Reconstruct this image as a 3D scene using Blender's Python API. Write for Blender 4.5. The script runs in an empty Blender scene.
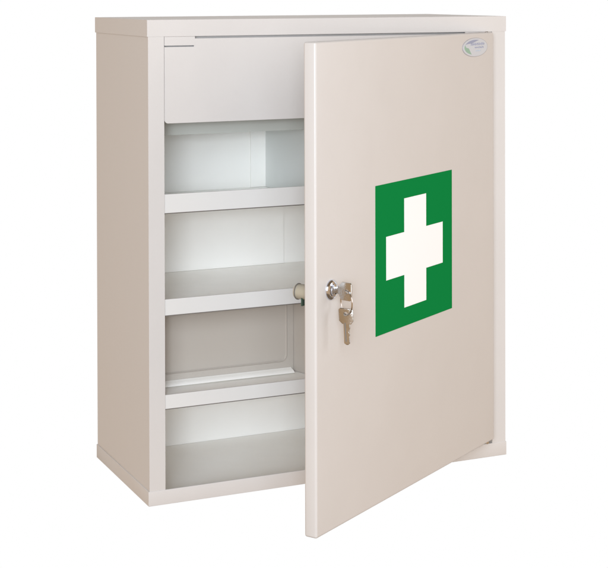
import bpy, bmesh, math, random
from mathutils import Vector, Matrix
random.seed(4)
S = bpy.context.scene
col = S.collection

# ------------------------------------------------------------------ camera
YAW, PITCH, ROLL = 0.4214, 0.01011, -0.00248
cy, sy, cp, sp = math.cos(YAW), math.sin(YAW), math.cos(PITCH), math.sin(PITCH)
fwd = Vector((sy*cp, cy*cp, -sp)); rt = Vector((cy, -sy, 0)); up = rt.cross(fwd)
r2 = math.cos(ROLL)*rt + math.sin(ROLL)*up
u2 = -math.sin(ROLL)*rt + math.cos(ROLL)*up
cam_d = bpy.data.cameras.new('camera'); cam = bpy.data.objects.new('camera', cam_d); col.objects.link(cam)
M = Matrix((r2, u2, -fwd)).transposed().to_4x4(); M.translation = Vector((-0.5039, -1.50007, 0.53065))
cam.matrix_world = M
cam_d.sensor_width = 36; cam_d.lens = 1538.94/608*36
cam_d.shift_x = (304-298.09)/608; cam_d.shift_y = -(284-5.13)/608
cam_d.clip_start = 0.05; cam_d.clip_end = 200
S.camera = cam

# ------------------------------------------------------------------ studio light
AMB = (0.645, 0.435, 0.250)      # warm dim surround behind and beside camera, shaped to tint the cabinet
w = bpy.data.worlds.new("World"); S.world = w; w.use_nodes = True
nt = w.node_tree; nt.nodes.clear()
tc = nt.nodes.new('ShaderNodeTexCoord')
dot = nt.nodes.new('ShaderNodeVectorMath'); dot.operation = 'DOT_PRODUCT'
dot.inputs[1].default_value = (0.45, 0.893, -0.02)
mr = nt.nodes.new('ShaderNodeMapRange'); mr.interpolation_type = 'SMOOTHSTEP'
mr.inputs['From Min'].default_value = 0.60; mr.inputs['From Max'].default_value = 0.72
mx = nt.nodes.new('ShaderNodeMix'); mx.data_type = 'RGBA'
mx.inputs[6].default_value = (*AMB, 1); mx.inputs[7].default_value = (1.0, 1.0, 1.0, 1)
bg = nt.nodes.new('ShaderNodeBackground'); bg.inputs['Strength'].default_value = 1.0
wo = nt.nodes.new('ShaderNodeOutputWorld')
L = nt.links.new
sx = nt.nodes.new('ShaderNodeSeparateXYZ'); L(tc.outputs['Generated'], sx.inputs[0])
ab = nt.nodes.new('ShaderNodeMath'); ab.operation = 'ABSOLUTE'; L(sx.outputs['Z'], ab.inputs[0])
mz = nt.nodes.new('ShaderNodeMapRange'); mz.interpolation_type = 'SMOOTHSTEP'; L(ab.outputs[0], mz.inputs['Value'])
mz.inputs['From Min'].default_value = .40; mz.inputs['From Max'].default_value = .62
mz.inputs['To Min'].default_value = 1.0; mz.inputs['To Max'].default_value = .30  # unseen dark zones above and below, added for contrast in the chrome
am = nt.nodes.new('ShaderNodeVectorMath'); am.operation = 'SCALE'; am.inputs[0].default_value = AMB
L(mz.outputs['Result'], am.inputs['Scale']); L(am.outputs['Vector'], mx.inputs[6])
L(tc.outputs['Generated'], dot.inputs[0]); L(dot.outputs['Value'], mr.inputs['Value'])
L(mr.outputs['Result'], mx.inputs[0]); L(mx.outputs[2], bg.inputs['Color']); L(bg.outputs[0], wo.inputs[0])

def area(name, loc, target, size, power, color):
    ld = bpy.data.lights.new(name, 'AREA'); ld.shape = 'RECTANGLE'; ld.size, ld.size_y = size
    ld.energy = power; ld.color = color
    o = bpy.data.objects.new(name, ld); col.objects.link(o)
    o.location = loc
    o.rotation_euler = (Vector(target)-Vector(loc)).to_track_quat('-Z', 'Y').to_euler()
    return o
C0 = (0.2, 0.05, 0.25)
area('key_softbox', (-0.95, -2.10, 0.95), C0, (1.5, 1.5), 44, (0.86, 0.99, 1.13))
area('added_front_lamp', (-0.95, -2.30, 0.64), C0, (0.5, 0.35), 22, (0.90, 0.98, 1.07))  # unseen lamp added to lift the back walls inside
area('added_fill_lamp', (2.35, -1.35, 0.9), C0, (1.0, 1.4), 20, (0.95, 1.0, 1.06))  # unseen lamp added to brighten the open door

S.view_settings.view_transform = 'Standard'; S.view_settings.look = 'None'
S.view_settings.exposure = 0; S.view_settings.gamma = 1
S.render.engine = 'CYCLES'
S.cycles.diffuse_bounces = 8; S.cycles.max_bounces = 12

# ------------------------------------------------------------------ materials
def mat(name, color, rough=0.4, metal=0.0, spec=0.5, bump=0.0, bscale=900, var=0.0, coat=0.0):
    m = bpy.data.materials.new(name); m.use_nodes = True
    t = m.node_tree; b = t.nodes['Principled BSDF']
    b.inputs['Base Color'].default_value = (*color, 1)
    b.inputs['Roughness'].default_value = rough; b.inputs['Metallic'].default_value = metal
    b.inputs['Specular IOR Level'].default_value = spec
    b.inputs['Coat Weight'].default_value = coat
    c = t.nodes.new('ShaderNodeTexCoord')
    if var > 0:
        n = t.nodes.new('ShaderNodeTexNoise'); n.inputs['Scale'].default_value = 9; n.inputs['Detail'].default_value = 6
        n.inputs['Roughness'].default_value = .65
        r = t.nodes.new('ShaderNodeMapRange'); r.inputs['From Min'].default_value = .3; r.inputs['From Max'].default_value = .7
        r.inputs['To Min'].default_value = 1-var; r.inputs['To Max'].default_value = 1+var
        h = t.nodes.new('ShaderNodeVectorMath'); h.operation = 'SCALE'; h.inputs[0].default_value = color
        t.links.new(c.outputs['Object'], n.inputs['Vector']); t.links.new(n.outputs['Fac'], r.inputs['Value'])
        t.links.new(r.outputs['Result'], h.inputs['Scale']); t.links.new(h.outputs['Vector'], b.inputs['Base Color'])
        r2_ = t.nodes.new('ShaderNodeMapRange'); r2_.inputs['To Min'].default_value = rough-.06; r2_.inputs['To Max'].default_value = rough+.06
        t.links.new(n.outputs['Fac'], r2_.inputs['Value']); t.links.new(r2_.outputs['Result'], b.inputs['Roughness'])
    if bump > 0:
        n = t.nodes.new('ShaderNodeTexNoise'); n.inputs['Scale'].default_value = bscale; n.inputs['Detail'].default_value = 2
        bp = t.nodes.new('ShaderNodeBump'); bp.inputs['Strength'].default_value = bump; bp.inputs['Distance'].default_value = .0004
        n2 = t.nodes.new('ShaderNodeTexNoise'); n2.inputs['Scale'].default_value = 14
        bp2 = t.nodes.new('ShaderNodeBump'); bp2.inputs['Strength'].default_value = .25; bp2.inputs['Distance'].default_value = .002
        t.links.new(c.outputs['Object'], n.inputs['Vector']); t.links.new(n.outputs['Fac'], bp.inputs['Height'])
        t.links.new(c.outputs['Object'], n2.inputs['Vector']); t.links.new(n2.outputs['Fac'], bp2.inputs['Height'])
        t.links.new(bp2.outputs['Normal'], bp.inputs['Normal']); t.links.new(bp.outputs['Normal'], b.inputs['Normal'])
    return m
paint = mat('cream_enamel', (0.605, 0.583, 0.566), .38, bump=.16, var=.018)
inner = mat('white_enamel', (0.935, 0.917, 0.875), .24, bump=.08, var=.012)
lipm = mat('shelf_enamel', (0.685, 0.68, 0.665), .38, bump=.08, var=.01)
refl_grey = mat('reflection_grey', (0.72, 0.74, 0.72), .4, var=.01)  # reflection tone put into the colour
grey_green = mat('shelf_grey_green', (0.56, 0.58, 0.54), .4, var=.01)  # grey-green, darker than the other shelves
refl_taupe = mat('reflection_taupe', (0.435, 0.398, 0.355), .30, bump=.06)  # taupe carrying the tone of the blurry reflections
green = mat('sign_green', (0.006, 0.215, 0.050), .6, spec=.0)
white = mat('sign_white', (0.95, 0.965, 0.985), .45, spec=.3)
chrome = mat('chrome', (0.68, 0.72, 0.82), .12, 1.0)
dark = mat('keyway_black', (0.02, 0.02, 0.02), .5)
nickel = mat('worn_nickel', (0.50, 0.49, 0.475), .20, 1.0, var=.16, bump=.35, bscale=500)
steel = mat('ring_steel', (0.55, 0.53, 0.52), .22, 1.0)
dark_grey = mat('shade_and_part_grey', (0.16, 0.145, 0.13), .6)  # dark grey for under-lip shade lines, also lock nut and blade groove
cream_cap = mat('cream_plastic', (0.44, 0.41, 0.33), .3)
gcam = mat('green_passivated_steel', (0.06, 0.12, 0.10), .4, .5)
foil = mat('silver_foil', (0.60, 0.64, 0.70), .3, .1, var=.05)
rimm = mat('sticker_rim', (0.42, 0.42, 0.46), .35, .3)
s_green = mat('sticker_green', (0.28, 0.44, 0.34), .4)
s_blue = mat('sticker_blue', (0.30, 0.33, 0.46), .4)
s_pale = mat('sticker_pale_blue', (0.45, 0.55, 0.66), .4)

# ------------------------------------------------------------------ helpers
def obj(name, bm, m, parent=None, bev=0.0, seg=2, smooth=True, ang=35):
    if bev > 0:
        es = [e for e in bm.edges if len(e.link_faces) == 2 and e.calc_face_angle(0) > math.radians(ang)]
        bmesh.ops.bevel(bm, geom=es, offset=bev, offset_type='OFFSET', segments=seg, profile=.5, affect='EDGES', clamp_overlap=True)
    bmesh.ops.recalc_face_normals(bm, faces=bm.faces)
    me = bpy.data.meshes.new(name); bm.to_mesh(me); bm.free()
    if isinstance(m, (list, tuple)):
        for k in m: me.materials.append(k)
    else: me.materials.append(m)
    if smooth:
        for p in me.polygons: p.use_smooth = True
        me.set_sharp_from_angle(angle=math.radians(40))
    o = bpy.data.objects.new(name, me); col.objects.link(o)
    if parent: o.parent = parent
    return o
def box(bm, a, b, mi=0):
    v = [bm.verts.new((x, y, z)) for x in (a[0], b[0]) for y in (a[1], b[1]) for z in (a[2], b[2])]
    for f in ((0,1,3,2), (4,6,7,5), (0,4,5,1), (2,3,7,6), (0,2,6,4), (1,5,7,3)):
        fc = bm.faces.new([v[i] for i in f]); fc.material_index = mi
    return v
def prism(bm, pts, d, flip=False):
    """closed outline pts (3D), extruded by vector d"""
    a = [bm.verts.new(p) for p in pts]; b = [bm.verts.new(Vector(p)+Vector(d)) for p in pts]
    n = len(pts); bm.faces.new(a); bm.faces.new(list(reversed(b)))
    for i in range(n): bm.faces.new((a[i], a[(i+1) % n], b[(i+1) % n], b[i]))
def lathe(bm, prof, axis_o, ax, n=32, cap=True):
    ax = Vector(ax).normalized(); e1 = ax.orthogonal().normalized(); e2 = ax.cross(e1)
    rings = []
    for r, t in prof:
        rings.append([bm.verts.new(Vector(axis_o)+ax*t+(e1*math.cos(k*2*math.pi/n)+e2*math.sin(k*2*math.pi/n))*r) for k in range(n)])
    for i in range(len(rings)-1):
        for k in range(n): bm.faces.new((rings[i][k], rings[i][(k+1) % n], rings[i+1][(k+1) % n], rings[i+1][k]))
    if cap: bm.faces.new(rings[0]); bm.faces.new(list(reversed(rings[-1])))
def torus(bm, c, n, R, r, N=40, K=8, sx=1.0):
    n = Vector(n).normalized(); z = Vector((0,0,1)); z = (z-n*z.dot(n)).normalized(); h = z.cross(n)
    vs = []
    for i in range(N):
        a = 2*math.pi*i/N; d = h*math.cos(a)*sx+z*math.sin(a)
        vs.append([bm.verts.new(Vector(c)+d*R+(d*math.cos(2*math.pi*k/K)+n*math.sin(2*math.pi*k/K))*r) for k in range(K)])
    for i in range(N):
        for k in range(K): bm.faces.new((vs[i][k], vs[(i+1)%N][k], vs[(i+1)%N][(k+1)%K], vs[i][(k+1)%K]))

# ------------------------------------------------------------------ cabinet body
W, D, H = 0.42616, 0.18335, 0.5
CT, FL, FB = 0.0172, 0.0173, 0.0160
cab = bpy.data.objects.new('first_aid_cabinet', None); col.objects.link(cab)
cab['label'] = 'cream metal first aid cabinet, door half open with white cross on green sign'
cab['category'] = 'cabinet'

# sides: sheet folded round the front into a stile
for sgn in (1, -1):
    X = (lambda x: x) if sgn == 1 else (lambda x: W-x)
    bm = bmesh.new()
    pr = [(0,0), (FL,0), (FL,.011), (FL-.0014,.011), (FL-.0014,.0016), (.0016,.0016), (.0016,D), (0,D)]
    prism(bm, [(X(x), y, .0030) for x, y in pr], (0, 0, H-CT+.002-.0030))
    obj('side_panel', bm, paint, cab, bev=.0006, seg=3)
bm = bmesh.new(); box(bm, (.0017, D-.0022, .0032), (W-.0017, D-.0008, H-CT+.0015)); obj('back_panel', bm, inner, cab)

# top cap
bm = bmesh.new(); box(bm, (-.0011, -.0005, H-CT), (W+.0011, D+.0008, H)); obj('top_cap', bm, paint, cab, bev=.0012, seg=4)
# bottom tray
bm = bmesh.new()
v = box(bm, (-.0011, -.0005, 0), (W+.0011, D+.0008, FB-.0008))
bm.faces.ensure_lookup_table()
bmesh.ops.recalc_face_normals(bm, faces=bm.faces); bm.normal_update()
top = max(bm.faces, key=lambda f: f.calc_center_median().z)
bmesh.ops.inset_individual(bm, faces=[top], thickness=.0014, use_even_offset=True)
bmesh.ops.inset_individual(bm, faces=[top], thickness=.0001)
for vv in top.verts: vv.co.z = .0022
obj('bottom_cap', bm, paint, cab, bev=.0005, seg=3)
# inner floor, white
bm = bmesh.new(); box(bm, (.0018, .0022, .0023), (W-.0018, D-.0023, .0031)); obj('floor_plate', bm, inner, cab)
# small weld mark at the lower left corner
# ------------------------------------------------------------------ upper flap
Z0, Z1 = .3930, .4803
def rnd(cx, cz, r, a0, a1, n=5): return [(cx+r*math.cos(math.radians(a0+(a1-a0)*i/n)), cz+r*math.sin(math.radians(a0+(a1-a0)*i/n))) for i in range(n+1)]
xl, xr = FL+.0007, W-FL-.0007
pts = rnd(xl+.004, Z0+.004, .004, 180, 270) + rnd(xr-.004, Z0+.004, .004, 270, 360)
pts += [(xr, Z1-.0085), (xr-.0325, Z1-.0085), (xr-.0325, Z1), (xl+.0325, Z1), (xl+.0325, Z1-.0085), (xl, Z1-.0085)]
bm = bmesh.new(); prism(bm, [(x, .0012, z) for x, z in pts], (0, .0013, 0))
flap = obj('upper_flap', bm, paint, cab, bev=.0004, seg=2)
bm = bmesh.new(); box(bm, (xl+.004, .0026, Z0+.0008), (xr-.004, .014, Z0+.0022)); obj('flap_return', bm, inner, flap, bev=.0004)
bm = bmesh.new(); box(bm, (FL+.0002, .0095, H-CT-.012), (W-FL-.0002, .0107, H-CT+.0006)); obj('gap_backing', bm, paint, cab)  # strip added behind the slot to lighten its dark gap
for x0, x1 in ((xl, xl+.0335), (xr-.0335, xr)):
    bm = bmesh.new(); box(bm, (x0, .0009, Z1-.0070), (x1, .0024, H-CT+.0008)); obj('hinge_tab', bm, paint, cab, bev=.0003)
# floor of the upper compartment, set back behind the flap
bm = bmesh.new()
box(bm, (.0019, .0595, .3880), (W-.0019, D-.0024, .3894)); box(bm, (.0022, .0580, .3752), (W-.0022, .0594, .3894))
obj('upper_shelf', bm, grey_green, cab, bev=.0003)

# ------------------------------------------------------------------ shelves
def shelf(zs, zt, zb, yb=D-.0024, y0=.0032):
    bm = bmesh.new()
    box(bm, (.0019, y0, zs-.0012), (W-.0019, yb, zs))
    s = obj('shelf', bm, inner, cab)
    bm = bmesh.new(); box(bm, (FL+.0004, .0012, zb), (W-FL-.0004, .0030, zt)); obj('front_lip', bm, lipm, s, bev=.0004, seg=3)
    bm = bmesh.new(); box(bm, (FL+.0006, .0022, zb-.0012), (W-FL-.0006, .0034, zb-.0001)); obj('shade_strip', bm, dark_grey, s)  # dark strip drawn as the shade line under the lip
    return s
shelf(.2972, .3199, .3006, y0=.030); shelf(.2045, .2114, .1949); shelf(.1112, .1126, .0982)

# divider and wall flange standing in for blurry reflections in the second compartment
bm = bmesh.new()
box(bm, (.2062, .0600, .2974), (.2074, D-.0042, .3750)); dv = obj('reflection_divider', bm, refl_grey, cab, bev=.0003)
bm = bmesh.new(); box(bm, (.1870, D-.0040, .2974), (.2073, D-.0025, .3750)); obj('reflection_flange', bm, inner, dv, bev=.0003)
# liner plate on the back wall of the middle compartment
bm = bmesh.new(); box(bm, (.004, D-.0040, .2047), (.2293, D-.0025, .2960)); obj('back_liner', bm, inner, cab, bev=.0005)

# taupe tray in place of blurry reflections, lower compartment: pressed plate, ledge, right cheek
bm = bmesh.new()
YB = .043; x0, x1 = .0020, .1810; zb0, zt0 = .1115, .1990
box(bm, (x0, YB, zb0), (x1, YB+.0012, zt0))
def rr(x0, x1, z0, z1, r): 
    return rnd(x1-r, z1-r, r, 0, 90, 6)+rnd(x0+r, z1-r, r, 90, 180, 6)+rnd(x0+r, z0+r, r, 180, 270, 6)+rnd(x1-r, z0+r, r, 270, 360, 6)
o_ = rr(x0+.0, x1-.0075, zb0+.0110, zt0-.004, .008); i_ = rr(x0+.0022, x1-.0097, zb0+.0132, zt0-.0062, .006); k_ = rr(x0+.0010, x1-.0085, zb0+.0120, zt0-.005, .007)
rows = [[bm.verts.new((x, y, z)) for x, z in P] for P, y in ((o_, YB-.00002), (k_, YB-.0016), (i_, YB-.00003))]
for a, b in zip(rows, rows[1:]):
    n = len(a)
    for i in range(n): bm.faces.new((a[i], a[(i+1) % n], b[(i+1) % n], b[i]))
tray = obj('reflection_panel', bm, refl_taupe, cab)  # tray plate standing in for blurry reflections
bm = bmesh.new()
prism(bm, [(x0, YB-.0003, .1160), (x0, YB-.003, .1150), (x0, YB-.0080, .1140), (x0, YB-.0105, .1120), (x0, YB-.0003, .1118)], (x1-x0-.003, 0, 0))
obj('highlight_ledge', bm, inner, tray, bev=.0008, seg=3)  # white strip drawn as the highlight at the panel's foot
bm = bmesh.new()
prism(bm, [(x1+.0002, YB+.0010, .1116), (x1+.0152, .0060, .1116), (x1+.0164, .0060, .1116), (x1+.0016, YB+.0018, .1116)], (0, 0, .0833))
obj('reflection_cheek', bm, refl_taupe, tray, bev=.0002)

# ------------------------------------------------------------------ door
A = 0.57403; hx, hy = 0.3995, 0.0022; DW = .3758; TH = .0125; DZ0, DZ1 = .0219, .4822
sv = Vector((-math.cos(A), -math.sin(A), 0)); nv = Vector((math.sin(A), -math.cos(A), 0)); hp = Vector((hx, hy, 0))
def dp(s, t, z): return hp+sv*s+nv*t+Vector((0, 0, z))
def dbox(bm, a, b):
    vs = box(bm, a, b)
    for v in vs: v.co = dp(*v.co)
    return vs
bm = bmesh.new()
dbox(bm, (.0, -.0010, DZ0), (DW, TH, DZ1))
bmesh.ops.recalc_face_normals(bm, faces=bm.faces); bm.normal_update()
back = min(bm.faces, key=lambda f: f.calc_center_median().dot(nv))
bmesh.ops.inset_individual(bm, faces=[back], thickness=.014)
bmesh.ops.inset_individual(bm, faces=[back], thickness=.0005, depth=-.0105)
door = obj('door', bm, paint, cab, bev=.0022, seg=5, ang=60)
# hinge pins
for z in (DZ1+.0001, ):
    pass
for z0, z1 in ((DZ1-.0005, DZ1+.0008), (DZ0-.0050, DZ0+.0005)):
    bm = bmesh.new(); lathe(bm, [(.0016, 0), (.0022, .0006), (.0022, z1-z0-.0006), (.0016, z1-z0)], dp(.004, .0055, z0), (0, 0, 1), 16)
    obj('hinge_pin', bm, steel, door)
# sign
def face_poly(name, pts, t0, t1, m, parent, bev=0):
    bm = bmesh.new(); prism(bm, [dp(s, t0, z) for s, z in pts], nv*(t1-t0)); return obj(name, bm, m, parent, bev=bev, smooth=False)
sg = face_poly('safety_sign', [(.2665, .3374), (.1038, .3374), (.1038, .1889), (.2665, .1889)], TH-.0002, TH+.0004, green, door)
face_poly('white_cross', [(.2088, .3187), (.1622, .3187), (.1622, .2846), (.1254, .2846), (.1254, .2411), (.1622, .2411), (.1622, .2077), (.2088, .2077),
          (.2088, .2411), (.2458, .2411), (.2458, .2846), (.2088, .2846)], TH+.0003, TH+.00055, white, sg)
# oval maker's sticker
sc, szc = .0474, .4668; ra, rb = .0300, .0100
def ell(a, b, n=40, s0=0, z0=0, a0=0, a1=360): return [(sc+s0-a*math.cos(math.radians(a0+(a1-a0)*i/n)), szc+z0+b*math.sin(math.radians(a0+(a1-a0)*i/n))) for i in range(n if a1-a0 == 360 else n+1)]
stk = face_poly('sticker', ell(ra, rb), TH-.0002, TH+.0005, foil, door)
face_poly('sticker_rim', ell(ra+.0009, rb+.0005), TH-.0003, TH+.00035, rimm, stk)
def arc_band(a, b, w_, a0, a1, taper=True, n=20):
    o = ell(a, b, n, a0=a0, a1=a1); inn = []
    for i in range(n+1):
        k = math.sin(math.pi*i/n)*w_ if taper else w_
        t = math.radians(a0+(a1-a0)*i/n); inn.append((sc-(a-k)*math.cos(t), szc+(b-k)*math.sin(t)))
    return o+inn[::-1][1:-1] if taper else o+inn[::-1]
t0, t1 = TH+.0004, TH+.00062
face_poly('emblem', arc_band(.0262, .0082, .0070, 158, 250), t0, t1, s_green, stk)
face_poly('emblem', arc_band(.0258, .0082, .0032, 70, 158), t0, t1, s_blue, stk)
random.seed(11)
def strokes(zc, h, s_from, s_to, m):
    s = s_from                       # s decreases to the right
    bm = bmesh.new()
    while s > s_to:
        wd = random.uniform(.0016, .0028)
        hh = h*random.uniform(.7, 1.1)
        k = random.choice((-1, 1))*.0003
        prism(bm, [dp(a, t0, b) for a, b in ((s, zc-hh/2), (s-wd*.55, zc-hh/2), (s-wd*.55-k, zc+hh/2), (s-k, zc+hh/2))], nv*(t1-t0))
        prism(bm, [dp(a, t0+.00003, b) for a, b in ((s-wd*.3, zc+k), (s-wd*1.05, zc+k), (s-wd*1.05, zc+k+.0005), (s-wd*.3, zc+k+.0005))], nv*(t1-t0))
        s -= wd*1.35
    obj('lettering', bm, m, stk, smooth=False)
strokes(szc+.0034, .0030, sc+.0110, sc-.0215, s_blue)
strokes(szc-.0003, .0020, sc+.0010, sc-.0190, s_blue)
strokes(szc-.0040, .0018, sc-.0010, sc-.0120, s_pale)

# lock
ls, lz = .3495, .2490
lo = dp(ls, TH, lz)
bm = bmesh.new()
lathe(bm, [(.0096, -.0005), (.0096, .0009), (.0090, .0019), (.0076, .0030), (.0066, .0033), (.0062, .0028), (.0058, .0028), (.0056, .0046), (.0040, .0052)], lo, nv, 48)
lock = obj('lock', bm, chrome, door)
bm = bmesh.new(); c = lo+nv*.0050
for dz in (0,):
    vs = box(bm, (-.0009, -.0003, -.0036), (.0009, .0006, .0036))
    for v in vs: q = v.co.copy(); v.co = c+sv*q.x+nv*q.y+Vector((0, 0, q.z))
obj('keyway', bm, dark, lock)
# barrel and cam behind the door edge
bm = bmesh.new(); lathe(bm, [(.0072, 0), (.0072, .0245), (.0066, .0255), (.0040, .0258)], dp(ls, -.0005, lz-.0052), -nv, 36)
brl = obj('lock_barrel', bm, cream_cap, door)
bm = bmesh.new(); lathe(bm, [(.0070, .0228), (.0078, .0230), (.0078, .0238), (.0070, .0240)], dp(ls, -.0005, lz-.0052), -nv, 36); obj('lock_nut', bm, dark_grey, brl)
bm = bmesh.new(); vs = box(bm, (-.0045, -.0175, -.0175), (.0045, -.0160, -.0060))
for v in vs: q = v.co.copy(); v.co = dp(ls+q.x+.001, q.y+.0, lz+q.z)
obj('lock_cam', bm, gcam, door, bev=.001)

# ------------------------------------------------------------------ keys
keys = bpy.data.objects.new('key_set', None); col.objects.link(keys); keys.location = (0, 0, 0)
keys['label'] = 'two worn nickel keys on a ring, one in the door lock, one hanging below'
keys['category'] = 'keys'
def key_mesh(P, ax_b, ax_w, bow_w, bow_l, blade_l, blade_w, th, hole=.0022, cut=True, dd=None):
    """flat key: P = centre of bow, ax_b points along blade, ax_w across the bow"""
    ax_b = Vector(ax_b).normalized(); ax_w = Vector(ax_w).normalized(); n = ax_b.cross(ax_w)
    c = .0022; hw = bow_w/2; hl = bow_l/2
    out = [(-hl+c*.6, hw), (hl-c*1.3, hw), (hl, hw-c*1.3), (hl, blade_w/2)]
    x = hl
    if cut:
        nt_ = 7; st = blade_l/nt_
        prof = [0, .0002, .0010, .0004, .0013, .0006, .0011]
        for i in range(nt_):
            out.append((x+st*(i+.5), blade_w/2-prof[i])); 
        out += [(x+blade_l, blade_w*.12)]
        out += [(x+blade_l, -blade_w*.2), (x+blade_l-.0016, -blade_w/2)]
    else: out += [(x+blade_l, blade_w/2), (x+blade_l, -blade_w/2)]
    out += [(hl, -blade_w/2), (hl, -hw+c*1.3), (hl-c*1.3, -hw), (-hl+c*.6, -hw), (-hl, -hw+c*.6), (-hl, hw-c*.6)]
    hc = (-hl+hole+.0026, 0)
    # outline with a hole: bridge through triangulate fill of edges
    bm = bmesh.new()
    ov = [bm.verts.new((a, b, 0)) for a, b in out]
    hv = [bm.verts.new((hc[0]+hole*math.cos(2*math.pi*k/18), hc[1]+hole*math.sin(2*math.pi*k/18), 0)) for k in range(18)]
    es = [bm.edges.new((L_[i], L_[(i+1) % len(L_)])) for L_ in (ov, hv) for i in range(len(L_))]
    bmesh.ops.triangle_fill(bm, use_beauty=True, edges=es)
    r = bmesh.ops.extrude_face_region(bm, geom=list(bm.faces))
    for g in r['geom']:
        if isinstance(g, bmesh.types.BMVert): g.co.z += th
    # raised panel groove on blade
    for v in bm.verts:
        a, b, z = v.co; v.co = Vector(P)+ax_b*a+ax_w*b+n*(z-th/2)
    return bm, Vector(P)+ax_b*hc[0]+ax_w*hc[1]
zv = Vector((0, 0, 1))
# inserted key: blade runs into the lock
Pb = lo+nv*.0162+zv*.0003
bm, hole1 = key_mesh(Pb, -nv+zv*.04, zv, .0164, .0128, .0065, .0062, .0021, cut=False)
k1 = obj('key', bm, nickel, keys, bev=.0003, seg=2); k1['label'] = 'key pushed into the lock'
bm = bmesh.new()
pl = Pb
# hanging key faces the camera side
hd = (nv*.90+sv*-.25).normalized()
P2 = lo+nv*.0165+zv*(-.0230)
ax2 = (-zv+hd*.06).normalized()
bm.free()
bm, hole2 = key_mesh(P2, ax2, hd, .0138, .0142, .0195, .0056, .0021)
k2 = obj('key', bm, nickel, keys, bev=.0003, seg=2); k2['label'] = 'key hanging from the ring'
nk = ax2.cross(hd)
for side in (1, -1):
    bm = bmesh.new(); vs = box(bm, (.0060, -.0016, -.0001), (.0235, -.0006, .0001))
    for v in vs: q = v.co.copy(); v.co = P2+ax2*q.x+hd*q.y+nk*(side*.00108+q.z)
    obj('blade_groove', bm, dark_grey, k2)
mid = (hole1+hole2)/2
bm = bmesh.new()
rad = (hole1-hole2).length/2
d12 = (hole1-hole2).normalized()
torus(bm, mid, (sv*.85+nv*-.35), rad+.0006, .00050, sx=.80)
torus(bm, mid+sv*.0009, (sv*.85+nv*-.35), rad+.0006, .00050, sx=.80)
obj('split_ring', bm, steel, keys)
